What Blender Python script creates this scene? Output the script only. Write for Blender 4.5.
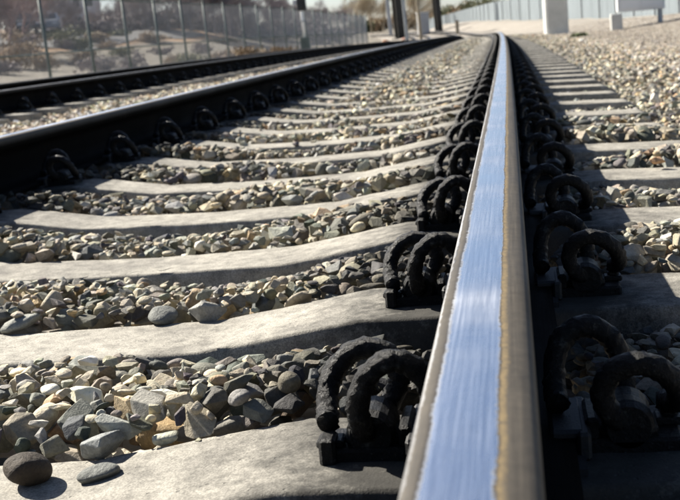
import bpy, math, random
import numpy as np
from mathutils import Matrix, Vector
rng = np.random.default_rng(7)
random.seed(7)
for o in list(bpy.data.objects):
    bpy.data.objects.remove(o)
S = bpy.context.scene
COL = S.collection

# ------------------------------------------------------------------ camera
F_PX = 1169.5
YAW, PITCH, ROLL = 0.1581, 0.1860, 0.0889
CAM = np.array([0.0333, 0.0, 0.2258])
_cy, _sy, _cp, _sp, _cr, _sr = (math.cos(YAW), math.sin(YAW), math.cos(PITCH), math.sin(PITCH), math.cos(ROLL), math.sin(ROLL))
_fw = np.array([-_sy, _cy, 0.0]); _rt = np.array([_cy, _sy, 0.0]); _up = np.array([0, 0, 1.0])
FWD = _fw * _cp - _up * _sp
_u2 = _up * _cp + _fw * _sp
RIGHT = _rt * _cr - _u2 * _sr
UP = _rt * _sr + _u2 * _cr
cd = bpy.data.cameras.new('camera')
cam = bpy.data.objects.new('camera', cd); COL.objects.link(cam)
cam.matrix_world = Matrix(((RIGHT[0], UP[0], -FWD[0], CAM[0]), (RIGHT[1], UP[1], -FWD[1], CAM[1]),
                           (RIGHT[2], UP[2], -FWD[2], CAM[2]), (0, 0, 0, 1)))
cd.sensor_width = 36.0; cd.sensor_fit = 'HORIZONTAL'
cd.lens = F_PX / 680 * 36.0
cd.clip_start = 0.02; cd.clip_end = 6000
cd.dof.use_dof = True; cd.dof.focus_distance = 1.45; cd.dof.aperture_fstop = 15.0
S.camera = cam

# ------------------------------------------------------------------ sky, sun, exposure
SUN = Vector((-0.68, 0.45, 0.57)).normalized()        # direction towards the sun
w = bpy.data.worlds.new('World'); S.world = w; w.use_nodes = True
nt = w.node_tree
sky = nt.nodes.new('ShaderNodeTexSky'); sky.sky_type = 'NISHITA'; sky.sun_disc = False
sky.sun_elevation = math.asin(SUN.z); sky.sun_rotation = math.atan2(SUN.x, SUN.y)
sky.air_density = 0.6; sky.dust_density = 0.8; sky.ozone_density = 1.5
bg = nt.nodes['Background']; bg.inputs['Strength'].default_value = 0.05
nt.links.new(sky.outputs[0], bg.inputs[0])
sl = bpy.data.lights.new('sun', 'SUN'); sl.energy = 5.0; sl.angle = math.radians(0.5); sl.color = (1.0, 0.94, 0.84)
so = bpy.data.objects.new('sun', sl); COL.objects.link(so)
so.rotation_euler = SUN.to_track_quat('Z', 'Y').to_euler()
S.view_settings.view_transform = 'Standard'; S.view_settings.look = 'None'
S.view_settings.exposure = 1.4; S.view_settings.gamma = 1.0; S.view_settings.use_curve_mapping = False
S.render.engine = 'CYCLES'
S.render.film_transparent = False

# ------------------------------------------------------------------ track alignment and terrain heights
def ax(y):
    y = np.asarray(y, float)
    return np.where(y > 0, -0.55e-3 * y * y / 2 - 1.6655e-4 * np.maximum(0, y - 104.17) ** 3 / 6, 0.0)
def az(y):
    y = np.asarray(y, float); yy = np.clip(y, 0, 150)
    z = -0.4922e-3 * yy * yy / 2 + 0.0819e-4 * np.maximum(0, yy - 1.96) ** 3 / 6
    return np.where(y > 150, np.interp(y, [150, 180, 280, 340, 700, 3000], [float(-0.4922e-3 * 11250 + 0.0819e-4 * 148.04 ** 3 / 6), -1.0, -1.45, -1.8, -3.0, -6.0]), z)
def sm(a, b, x):
    t = np.clip((x - a) / (b - a), 0, 1); return t * t * (3 - 2 * t)
def rise(D, y):                                            # ground lifts gently away from the track on the right
    return sm(2.5, 7.0, D) * (0.35 + 0.55 * sm(60, 130, y))
def level(D, y):                                        # ballast surface, relative to rail head + az(y)
    D = np.asarray(D, float)
    l = np.interp(D, [-9, -6.6, -6.2, -3.4, -3.0, -2.1, -1.85, -1.3, -1.1, -0.4, -0.25, 0.25, 0.5, 0.75, 1.6, 3.0, 8],
                  [-.42, -.30, -.215, -.215, -.235, -.235, -.205, -.20, -.228, -.228, -.205, -.205, -.20, -.19, -.20, -.23, -.26])
    l = l + .010 * np.exp(-((D + .75) / .26) ** 4) * sm(4.5, 7.5, y) - .02 * sm(.1, .2, D) * sm(.9, .6, D)
    return l + rise(D, y)
def W(D, y, z):
    return (float(D + ax(y)), float(y), float(z + az(y)))
def ray(px, py):
    v = RIGHT * ((px - 340) / F_PX) - UP * ((py - 250) / F_PX) + FWD
    return v
def at(px, py, y):                                      # photo pixel + distance along the track -> point
    v = ray(px, py); p = CAM + v * (y / v[1]); return Vector(p)
def on(px, py, z):                                      # photo pixel on a height plane
    v = ray(px, py); return Vector(CAM + v * ((z - CAM[2]) / v[2]))

def foot(px, py):                                       # photo pixel -> point on the ballast surface
    v = ray(px, py); t = 2.0
    for _ in range(4000):
        p = CAM + v * t
        if p[2] < float(level(p[0] - ax(p[1]), p[1]) + az(p[1])): break
        t *= 1.002
    return Vector(p)

# ------------------------------------------------------------------ materials
def mat(name):
    m = bpy.data.materials.new(name); m.use_nodes = True
    n = m.node_tree; b = n.nodes['Principled BSDF']
    return m, n, b
def N(n, t, **k):
    x = n.nodes.new(t)
    for a, v in k.items():
        if a in x.inputs.keys(): x.inputs[a].default_value = v
        else: setattr(x, a, v)
    return x
def ramp(n, fac, stops, interp='LINEAR'):
    r = n.nodes.new('ShaderNodeValToRGB'); r.color_ramp.interpolation = interp
    e = r.color_ramp.elements
    e[0].position, e[0].color = stops[0][0], (*stops[0][1], 1)
    e[1].position, e[1].color = stops[-1][0], (*stops[-1][1], 1)
    for p, c in stops[1:-1]:
        q = e.new(p); q.color = (*c, 1)
    n.links.new(fac, r.inputs[0]); return r.outputs[0]
def g(v): return (v, v, v)
def noise(n, vec, scale, detail=4, rough=.6):
    x = N(n, 'ShaderNodeTexNoise', Scale=scale, Detail=detail, Roughness=rough)
    if vec is not None: n.links.new(vec, x.inputs['Vector'])
    return x
def mix(n, f, a, b, mode='MIX'):
    x = n.nodes.new('ShaderNodeMix'); x.data_type = 'RGBA'; x.blend_type = mode
    for s, v in ((x.inputs[0], f), (x.inputs[6], a), (x.inputs[7], b)):
        if isinstance(v, (int, float)): s.default_value = v
        elif isinstance(v, tuple): s.default_value = (*v, 1)
        else: n.links.new(v, s)
    return x.outputs[2]
def math_(n, op, a, b=None, c=None):
    x = n.nodes.new('ShaderNodeMath'); x.operation = op
    for i, v in enumerate((a, b, c)):
        if v is None: continue
        if isinstance(v, (int, float)): x.inputs[i].default_value = v
        else: n.links.new(v, x.inputs[i])
    return x.outputs[0]
def bump(n, b, h, strength=.5, dist=.002, prev=None):
    x = N(n, 'ShaderNodeBump', Strength=strength, Distance=dist)
    n.links.new(h, x.inputs['Height'])
    if prev is not None: n.links.new(prev, x.inputs['Normal'])
    if b is not None: n.links.new(x.outputs[0], b.inputs['Normal'])
    return x.outputs[0]
def coords(n, kind='Object'):
    return n.nodes.new('ShaderNodeTexCoord').outputs[kind]

def simple(name, col, rough=.7, metal=0., var=.25, scale=8., bs=.3, bd=.003):
    m, n, b = mat(name); c = coords(n)
    x = noise(n, c, scale, 6)
    n.links.new(ramp(n, x.outputs[0], [(.3, tuple(v * (1 - var) for v in col)), (.7, tuple(min(1, v * (1 + var)) for v in col))]), b.inputs['Base Color'])
    b.inputs['Roughness'].default_value = rough; b.inputs['Metallic'].default_value = metal
    x2 = noise(n, c, scale * 12, 4); bump(n, b, x2.outputs[0], bs, bd)
    return m

def m_concrete():
    m, n, b = mat('sleeper_concrete'); c = coords(n)
    info = n.nodes.new('ShaderNodeObjectInfo')
    mp = n.nodes.new('ShaderNodeVectorMath'); mp.operation = 'ADD'
    cx = n.nodes.new('ShaderNodeCombineXYZ')
    r20 = math_(n, 'MULTIPLY', info.outputs['Random'], 37.0)
    n.links.new(r20, cx.inputs[0]); n.links.new(r20, cx.inputs[1])
    n.links.new(c, mp.inputs[0]); n.links.new(cx.outputs[0], mp.inputs[1]); v = mp.outputs[0]
    big = noise(n, v, 7, 6, .65); mid = noise(n, v, 38, 6, .7); fine = noise(n, v, 420, 3, .6)
    base = ramp(n, big.outputs[0], [(.30, (.16, .15, .13)), (.5, (.255, .24, .205)), (.70, (.33, .31, .265))])
    base = mix(n, .6, base, ramp(n, mid.outputs[0], [(.36, g(.26)), (.5, g(.55)), (.68, g(.78))]), 'OVERLAY')
    base = mix(n, .5, base, ramp(n, fine.outputs[0], [(.38, g(.22)), (.62, g(.78))]), 'OVERLAY')
    # brake-dust stain beside the rails, darkened further to paint in rail shadow
    sx = n.nodes.new('ShaderNodeSeparateXYZ'); n.links.new(c, sx.inputs[0])
    d1 = math_(n, 'ABSOLUTE', sx.outputs[0]); d2 = math_(n, 'ABSOLUTE', math_(n, 'ADD', sx.outputs[0], 1.505))
    d = math_(n, 'MINIMUM', d1, d2)
    d = math_(n, 'ADD', d, math_(n, 'MULTIPLY', math_(n, 'SUBTRACT', noise(n, v, 26, 7, .8).outputs[0], .5), .42))
    gm = n.nodes.new('ShaderNodeMapRange'); gm.inputs[1].default_value = .14; gm.inputs[2].default_value = .30
    gm.inputs[3].default_value = .94; gm.inputs[4].default_value = 0.; n.links.new(d, gm.inputs[0])
    base = mix(n, gm.outputs[0], base, mix(n, mid.outputs[0], (.006, .006, .0055), (.048, .045, .038)))
    pit = N(n, 'ShaderNodeTexVoronoi', Scale=95.); n.links.new(v, pit.inputs['Vector'])
    pm = ramp(n, pit.outputs['Distance'], [(.0, g(0)), (.13, g(0)), (.22, g(1))])
    pk = noise(n, v, 22, 3)
    keep = ramp(n, pk.outputs[0], [(.52, g(1)), (.62, g(0))])
    pits = math_(n, 'MAXIMUM', pm, keep)
    base = mix(n, pits, mix(n, .55, base, (.05, .05, .045)), base)
    n.links.new(base, b.inputs['Base Color']); b.inputs['Roughness'].default_value = .88
    b.inputs['Specular IOR Level'].default_value = .3
    p = bump(n, None, mid.outputs[0], .4, .0025)
    p = bump(n, None, pits, .6, .0025, p)
    bump(n, b, fine.outputs[0], .5, .0012, p)
    return m

def m_stone(name='ballast_stone', attr=True, col=None):
    m, n, b = mat(name); c = coords(n)
    if attr:
        a = n.nodes.new('ShaderNodeAttribute'); a.attribute_name = 'stone_colour'; base = a.outputs['Color']
    else: base = col
    x = noise(n, c, 60, 6, .7); y = noise(n, c, 260, 4, .7)
    k = mix(n, .55, base, ramp(n, x.outputs[0], [(.3, g(.25)), (.7, g(.75))]), 'OVERLAY')
    k = mix(n, .35, k, ramp(n, y.outputs[0], [(.3, g(.2)), (.7, g(.8))]), 'OVERLAY')
    n.links.new(k, b.inputs['Base Color']); b.inputs['Roughness'].default_value = .8
    b.inputs['Specular IOR Level'].default_value = .35
    p = bump(n, None, x.outputs[0], .8, .005); bump(n, b, y.outputs[0], .8, .0016, p)
    return m

def m_rail():
    m, n, b = mat('rail_steel'); c = coords(n)
    a = n.nodes.new('ShaderNodeAttribute'); a.attribute_name = 'across'; u = a.outputs['Fac']   # lateral position on the profile, metres
    st = N(n, 'ShaderNodeMapping'); st.inputs['Scale'].default_value = (1, .012, 1); n.links.new(c, st.inputs['Vector'])
    streak = noise(n, st.outputs[0], 420, 5, .7); streak2 = noise(n, st.outputs[0], 1500, 4, .6)
    wob = noise(n, c, 7, 5, .6); wob2 = noise(n, c, 60, 5, .7); wob3 = noise(n, c, 260, 5, .7)
    uu = math_(n, 'ADD', u, math_(n, 'MULTIPLY', math_(n, 'SUBTRACT', wob.outputs[0], .5), .006))
    uu = math_(n, 'ADD', uu, math_(n, 'MULTIPLY', math_(n, 'SUBTRACT', wob3.outputs[0], .5), .0046))
    uu = math_(n, 'ADD', uu, math_(n, 'MULTIPLY', math_(n, 'SUBTRACT', wob2.outputs[0], .5), .004))
    uu = math_(n, 'ADD', uu, math_(n, 'MULTIPLY', math_(n, 'SUBTRACT', streak.outputs[0], .5), .005))
    # polished running band
    mr = n.nodes.new('ShaderNodeMapRange'); mr.inputs[1].default_value = -.05; mr.inputs[2].default_value = .05; n.links.new(uu, mr.inputs[0])
    def pos(x): return (x + .05) / .1
    pol = ramp(n, mr.outputs[0], [(pos(-.0290), g(0)), (pos(-.0265), g(.35)), (pos(-.0230), g(1)), (pos(.0122), g(1)), (pos(.0142), g(0))])
    edge = ramp(n, mr.outputs[0], [(pos(-.0375), g(1)), (pos(-.0335), g(1)), (pos(-.0315), g(0))])
    yel = ramp(n, mr.outputs[0], [(pos(.0136), g(0)), (pos(.0148), g(1)), (pos(.0166), g(1)), (pos(.0196), g(0))])
    rust = mix(n, wob2.outputs[0], (.035, .032, .027), (.105, .09, .07))
    rust = mix(n, .5, rust, ramp(n, streak.outputs[0], [(.3, g(.2)), (.7, g(.7))]), 'OVERLAY')
    speck = ramp(n, wob3.outputs[0], [(.62, g(0)), (.70, g(1))])
    rust = mix(n, speck, rust, (.05, .045, .04))
    yn = noise(n, c, 90, 5, .75)
    rust = mix(n, math_(n, 'MULTIPLY', yel, ramp(n, yn.outputs[0], [(.3, g(.25)), (.6, g(1))])), rust, (.20, .15, .08))
    # web, foot and right head side: rust with shade painted in as near-black
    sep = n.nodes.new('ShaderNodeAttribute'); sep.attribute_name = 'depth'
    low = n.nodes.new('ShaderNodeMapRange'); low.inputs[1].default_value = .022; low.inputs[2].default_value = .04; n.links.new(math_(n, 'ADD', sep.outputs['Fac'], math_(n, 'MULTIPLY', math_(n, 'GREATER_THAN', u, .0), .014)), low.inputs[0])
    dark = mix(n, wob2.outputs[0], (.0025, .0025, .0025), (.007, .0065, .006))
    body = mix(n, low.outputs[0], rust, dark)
    steel = mix(n, ramp(n, streak.outputs[0], [(.36, g(0)), (.64, g(1))]), (.72, .73, .75), (.96, .97, .98))
    scr = ramp(n, streak2.outputs[0], [(.58, g(0)), (.68, g(1))])
    steel = mix(n, math_(n, 'MULTIPLY', scr, .35), steel, (.35, .36, .38))
    pits = ramp(n, noise(n, c, 330, 2, .5).outputs[0], [(.735, g(0)), (.75, g(1))])
    steel = mix(n, pits, steel, (.12, .10, .09))
    met = math_(n, 'MAXIMUM', pol, math_(n, 'MULTIPLY', edge, .62))
    cf = math_(n, 'MAXIMUM', 0.0, math_(n, 'SUBTRACT', math_(n, 'MULTIPLY', met, 1.9), .9))
    col = mix(n, cf, body, steel)
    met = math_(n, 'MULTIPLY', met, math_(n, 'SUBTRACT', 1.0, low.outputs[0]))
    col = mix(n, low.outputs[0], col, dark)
    n.links.new(col, b.inputs['Base Color']); n.links.new(met, b.inputs['Metallic'])
    rr = n.nodes.new('ShaderNodeMapRange'); rr.inputs[3].default_value = .62; rr.inputs[4].default_value = .27
    n.links.new(met, rr.inputs[0])
    sp_ = n.nodes.new('ShaderNodeMapRange'); sp_.inputs[3].default_value = .15; sp_.inputs[4].default_value = .01
    n.links.new(low.outputs[0], sp_.inputs[0]); n.links.new(sp_.outputs[0], b.inputs['Specular IOR Level'])
    pat = noise(n, c, 5, 4, .6)
    rg = math_(n, 'ADD', rr.outputs[0], math_(n, 'MULTIPLY', math_(n, 'SUBTRACT', pat.outputs[0], .5), .35))
    rg = math_(n, 'ADD', rg, math_(n, 'MULTIPLY', math_(n, 'SUBTRACT', streak.outputs[0], .5), .25))
    # rougher patch about a metre ahead, placed to imitate a glare spot
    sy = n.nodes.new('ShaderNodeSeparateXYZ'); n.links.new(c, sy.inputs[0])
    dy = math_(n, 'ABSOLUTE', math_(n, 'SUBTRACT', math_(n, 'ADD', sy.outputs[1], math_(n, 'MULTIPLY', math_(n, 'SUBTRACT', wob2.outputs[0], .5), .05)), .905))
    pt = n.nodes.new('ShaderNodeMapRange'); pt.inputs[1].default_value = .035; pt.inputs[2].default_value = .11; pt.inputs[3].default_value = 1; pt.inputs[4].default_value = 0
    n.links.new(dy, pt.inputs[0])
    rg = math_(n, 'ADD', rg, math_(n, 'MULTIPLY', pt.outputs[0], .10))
    n.links.new(rg, b.inputs['Roughness'])
    p = bump(n, None, streak.outputs[0], .12, .0003); bump(n, b, wob3.outputs[0], .18, .0006, p)
    return m

def m_iron():
    m, n, b = mat('corroded_iron'); c = coords(n)
    x = noise(n, c, 55, 6, .7); y = noise(n, c, 240, 5, .75)
    k = ramp(n, x.outputs[0], [(.40, (.003, .003, .003)), (.60, (.006, .006, .006)), (.70, (.05, .05, .045)), (.8, (.12, .118, .11))])
    k = mix(n, ramp(n, y.outputs[0], [(.60, g(0)), (.72, g(.8))]), k, (.10, .097, .088))
    n.links.new(k, b.inputs['Base Color']); b.inputs['Roughness'].default_value = .40; b.inputs['Specular IOR Level'].default_value = .2
    p = bump(n, None, x.outputs[0], .8, .005); bump(n, b, y.outputs[0], .9, .003, p)
    return m

def m_gravel(name='gravel'):
    m, n, b = mat(name); c = coords(n)
    v1 = N(n, 'ShaderNodeTexVoronoi', Scale=24.); n.links.new(c, v1.inputs['Vector'])
    v2 = N(n, 'ShaderNodeTexVoronoi', Scale=9.); n.links.new(c, v2.inputs['Vector'])
    sx = n.nodes.new('ShaderNodeSeparateColor'); n.links.new(v1.outputs['Color'], sx.inputs[0])
    k = ramp(n, sx.outputs[0], [(0, (.14, .125, .105)), (.4, (.27, .24, .20)), (.8, (.38, .34, .285)), (1, (.5, .46, .4))])
    big = noise(n, c, .35, 6, .7)
    k = mix(n, .5, k, ramp(n, big.outputs[0], [(.3, g(.38)), (.7, g(.64))]), 'OVERLAY')
    n.links.new(k, b.inputs['Base Color']); b.inputs['Roughness'].default_value = .9
    p = bump(n, None, v1.outputs['Distance'], 1.0, .03)
    bump(n, b, v2.outputs['Distance'], .5, .05, p)
    return m

def m_drygrass():
    m, n, b = mat('dry_grass_slope'); c = coords(n)
    a = noise(n, c, .13, 6, .75); d = noise(n, c, .9, 6, .75)
    k = ramp(n, a.outputs[0], [(.34, (.075, .075, .072)), (.42, (.20, .16, .12)), (.50, (.26, .18, .11)), (.57, (.45, .26, .12)), (.64, (.22, .155, .10)), (.8, (.12, .11, .09))])
    k = mix(n, .6, k, ramp(n, d.outputs[0], [(.3, g(.25)), (.7, g(.7))]), 'OVERLAY')
    sx = n.nodes.new('ShaderNodeSeparateXYZ'); n.links.new(c, sx.inputs[0])
    h = math_(n, 'ADD', sx.outputs[2], math_(n, 'MULTIPLY', a.outputs[0], .5))
    gr = n.nodes.new('ShaderNodeMapRange'); gr.inputs[1].default_value = .35; gr.inputs[2].default_value = .75; n.links.new(h, gr.inputs[0])
    k = mix(n, gr.outputs[0], mix(n, d.outputs[0], (.16, .14, .105), (.30, .265, .21)), k)
    n.links.new(k, b.inputs['Base Color']); b.inputs['Roughness'].default_value = .95
    d2 = noise(n, c, 2.2, 6, .85); bump(n, b, d2.outputs[0], 1.0, .15, bump(n, None, d.outputs[0], .8, .25))
    k = mix(n, .9, k, ramp(n, d2.outputs[0], [(.40, g(.2)), (.60, g(.8))]), 'OVERLAY'); n.links.new(k, b.inputs['Base Color'])
    return m

def m_leaf(name, c1, c2):
    m, n, b = mat(name)
    a = n.nodes.new('ShaderNodeAttribute'); a.attribute_name = 'tint'
    n.links.new(mix(n, a.outputs['Fac'], c1, c2), b.inputs['Base Color']); b.inputs['Roughness'].default_value = .8
    return m

M = dict(concrete=m_concrete(), stone=m_stone(), rail=m_rail(), iron=m_iron(), gravel=m_gravel(), slope=m_drygrass(),
         insul=simple('insulator_nylon', (.006, .006, .006), .6, 0, .4, 30),
         pad=simple('rubber_pad', (.012, .012, .012), .8, 0, .3, 30),
         galv=simple('galvanised_steel', (.34, .36, .37), .5, .5, .2, 4),
         postgreen=simple('fence_post_paint', (.10, .13, .12), .6, .2, .3, 3),
         wire=simple('chain_link_wire', (.5, .52, .52), .5, .3, .1, 2),
         slat=simple('grey_blue_slats', (.17, .20, .215), .7, .1, .10, .3),
         darksteel=simple('weathered_dark_steel', (.035, .032, .028), .7, .2, .4, 2),
         whitepaint=simple('white_paint', (.72, .73, .72), .5, 0, .06, 2),
         greypaint=simple('grey_paint', (.42, .43, .44), .5, 0, .1, 2),
         mastconc=simple('pale_concrete', (.50, .50, .47), .85, 0, .14, 3, .5, .01),
         asphalt=simple('asphalt', (.09, .088, .085), .9, 0, .15, .6),
         black=simple('black_paint', (.02, .02, .02), .5, 0, .2, 4),
         glass=simple('dark_glass', (.03, .035, .04), .15, 0, .1, 1, 0, 0),
         carred=simple('car_paint_grey', (.25, .27, .3), .35, .3, .05, 1, 0, 0),
         cardark=simple('car_paint_dark', (.04, .05, .06), .35, .3, .05, 1, 0, 0),
         wallpaint=simple('building_wall', (.50, .53, .58), .8, 0, .08, .4),
         roofing=simple('building_roof', (.25, .26, .30), .8, 0, .1, .6),
         bark=simple('hazed_grey_bark', (.25, .215, .215), .9, 0, .25, 3),  # bark lightened to stand in for haze over the distant trees
         barkred=simple('reddish_bark', (.30, .20, .18), .9, 0, .25, 3),
         barktan=simple('tan_bark', (.36, .30, .21), .9, 0, .25, 3),
         olive=m_leaf('olive_foliage', (.07, .09, .035), (.20, .19, .08)),
         redtwig=m_leaf('reddish_twigs', (.15, .095, .085), (.30, .20, .175)),
         mauve=m_leaf('bare_thicket', (.13, .105, .10), (.26, .215, .21)),
         dry=m_leaf('dry_leaves', (.20, .14, .09), (.38, .28, .16)),
         green=m_leaf('green_grass_blades', (.05, .08, .025), (.13, .16, .06)))

# ------------------------------------------------------------------ object helpers
def link(name, me, m=None, parent=None, loc=None):
    o = bpy.data.objects.new(name, me); COL.objects.link(o)
    if m is not None and me is not None and not me.materials: me.materials.append(m)
    if parent is not None: o.parent = parent
    if loc is not None: o.location = loc
    return o
def tag(o, label=None, cat=None, group=None, kind=None):
    if label: o['label'] = label
    if cat: o['category'] = cat
    if group: o['group'] = group
    if kind: o['kind'] = kind
    return o
def empty(name, loc=(0, 0, 0), rz=0):
    o = bpy.data.objects.new(name, None); COL.objects.link(o); o.location = loc; o.rotation_euler = (0, 0, rz)
    o.empty_display_size = .05
    return o
def np_mesh(name, V, Fq, smooth=True):
    V = np.asarray(V, np.float32); Fq = np.asarray(Fq, np.int32); k = Fq.shape[1]
    me = bpy.data.meshes.new(name)
    me.vertices.add(len(V)); me.vertices.foreach_set('co', V.ravel())
    me.loops.add(Fq.size); me.loops.foreach_set('vertex_index', Fq.ravel())
    me.polygons.add(len(Fq)); me.polygons.foreach_set('loop_start', np.arange(0, Fq.size, k, dtype=np.int32))
    me.polygons.foreach_set('use_smooth', np.full(len(Fq), smooth))
    me.update(calc_edges=True)
    return me
class MB:
    def __init__(s): s.v = []; s.f = []
    def add(s, v, f):
        o = len(s.v); s.v += [tuple(p) for p in v]; s.f += [tuple(i + o for i in q) for q in f]; return s
    def box(s, x0, x1, y0, y1, z0, z1, b=0.0):
        if b <= 0:
            v = [(x, y, z) for x in (x0, x1) for y in (y0, y1) for z in (z0, z1)]
            return s.add(v, [(0, 1, 3, 2), (4, 6, 7, 5), (0, 4, 5, 1), (2, 3, 7, 6), (0, 2, 6, 4), (1, 5, 7, 3)])
        def ring(z, i):
            return [(x0 + i, y0 + b, z), (x0 + b, y0 + i, z), (x1 - b, y0 + i, z), (x1 - i, y0 + b, z),
                    (x1 - i, y1 - b, z), (x1 - b, y1 - i, z), (x0 + b, y1 - i, z), (x0 + i, y1 - b, z)]
        v = ring(z0, b) + ring(z0 + b, 0) + ring(z1 - b, 0) + ring(z1, b)
        v = [(min(max(p[0], x0 + (b * .0)), x1), p[1], p[2]) for p in v]
        f = []
        for k in range(3):
            for i in range(8):
                a = k * 8 + i; c = k * 8 + (i + 1) % 8
                f.append((a, c, c + 8, a + 8))
        f.append(tuple(range(7, -1, -1))); f.append(tuple(range(24, 32)))
        return s.add(v, f)
    def tube(s, pts, rad, n=8, cap=True):
        pts = [Vector(p) for p in pts]; rads = rad if hasattr(rad, '__len__') else [rad] * len(pts)
        v = []; f = []; ref = None
        for i, p in enumerate(pts):
            d = (pts[min(i + 1, len(pts) - 1)] - pts[max(i - 1, 0)]).normalized()
            if ref is None: ref = d.orthogonal().normalized()
            ref = (ref - d * ref.dot(d)); ref = ref.normalized() if ref.length > 1e-6 else d.orthogonal().normalized()
            q = d.cross(ref)
            for k in range(n):
                t = 2 * math.pi * k / n
                v.append(p + (ref * math.cos(t) + q * math.sin(t)) * rads[i])
        for i in range(len(pts) - 1):
            for k in range(n):
                a = i * n + k; b = i * n + (k + 1) % n
                f.append((a, b, b + n, a + n))
        if cap:
            f.append(tuple(range(n - 1, -1, -1))); f.append(tuple(range((len(pts) - 1) * n, len(pts) * n)))
        return s.add(v, f)
    def mesh(s, name, smooth=False):
        me = bpy.data.meshes.new(name); me.from_pydata(s.v, [], s.f); me.update()
        if smooth: me.polygons.foreach_set('use_smooth', [True] * len(me.polygons))
        return me
    def build(s, name, m, parent=None, smooth=False, loc=None):
        return link(name, s.mesh(name, smooth), m, parent, loc)
def catmull(P, n=6):
    P = [Vector(p) for p in P]; Q = [P[0]] + P + [P[-1]]; out = []
    for i in range(1, len(Q) - 2):
        for k in range(n):
            t = k / n; a, b, c, d = Q[i - 1:i + 3]
            out.append(.5 * ((2 * b) + (-a + c) * t + (2 * a - 5 * b + 4 * c - d) * t * t + (-a + 3 * b - 3 * c + d) * t ** 3))
    out.append(P[-1]); return out

# ------------------------------------------------------------------ the setting: ground, embankment, road
def ground_mesh():
    ys = np.r_[np.linspace(-6, 12, 61), np.linspace(12.5, 60, 80), np.linspace(62, 200, 60), np.linspace(210, 600, 30), np.linspace(700, 3500, 12)]
    Ds = np.r_[np.linspace(-2500, -120, 14), np.linspace(-110, -12, 40), np.linspace(-11, 4, 121), np.linspace(4.5, 20, 30), np.linspace(24, 120, 20), np.linspace(200, 2500, 12)]
    DD, YY = np.meshgrid(Ds, ys)
    rel = level(DD, YY) - .045
    Z = az(YY) + rel + rng.normal(size=DD.shape) * .004 * (np.abs(DD) < 20)
    Z -= .03 * sm(6.5, 4.6, YY) * (DD > -2.2) * (DD < 1.2)
    far = sm(4, 9, DD)
    Z += far * (.05 * np.sin(DD * .7 + YY * .31) + .04 * np.sin(YY * .83 - DD * .4))
    # under the sleepers the sheet must stay below the concrete
    X = DD + ax(np.minimum(YY, 170)); 
    V = np.c_[X.ravel(), YY.ravel(), Z.ravel()]
    nx, ny = len(Ds), len(ys)
    i = np.arange(nx * ny).reshape(ny, nx)
    Fq = np.c_[i[:-1, :-1].ravel(), i[:-1, 1:].ravel(), i[1:, 1:].ravel(), i[1:, :-1].ravel()]
    return np_mesh('ground', V, Fq)
tag(link('ground', ground_mesh(), M['gravel']), kind='structure')

def emb_h(X, y):
    rise_ = sm(-14.5, -36, X) * 2.55 + sm(-38, -70, X) * 3.6
    fall = 1 - .98 * sm(95, 215, y)
    bumps = .22 * np.sin(X * .35 + y * .11) + .18 * np.sin(y * .27 - X * .13)
    return rise_ * fall + bumps * sm(-16, -24, X) * fall
def emb_mesh():
    ys = np.linspace(-10, 330, 130); Xs = np.linspace(-14.3, -230, 90)
    XX, YY = np.meshgrid(Xs, ys)
    Z = emb_h(XX, YY) - .40 + az(YY) * (1 - sm(-14.5, -36, XX) * .7) - .12 * (XX > -14.6)
    V = np.c_[XX.ravel(), YY.ravel(), Z.ravel()]; i = np.arange(XX.size).reshape(XX.shape)
    Fq = np.c_[i[:-1, :-1].ravel(), i[1:, :-1].ravel(), i[1:, 1:].ravel(), i[:-1, 1:].ravel()]
    return np_mesh('embankment', V, Fq)
def emb_z(X, y):
    return float(emb_h(np.array(X, float), np.array(y, float)) - .40 + az(y) * (1 - sm(-14.5, -36, np.array(X, float)) * .7))
tag(link('embankment', emb_mesh(), M['slope']), kind='structure')
def road_mesh():
    ys = np.linspace(-10, 105, 90); V = []; 
    for y in ys:
        for X in np.linspace(-27.0, -33.0, 7): V.append((X, y, emb_z(X, y) + .05))
    i = np.arange(len(V)).reshape(90, 7)
    return np_mesh('road', V, np.c_[i[:-1, :-1].ravel(), i[1:, :-1].ravel(), i[1:, 1:].ravel(), i[:-1, 1:].ravel()])
tag(link('road', road_mesh(), M['asphalt']), kind='structure')

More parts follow.
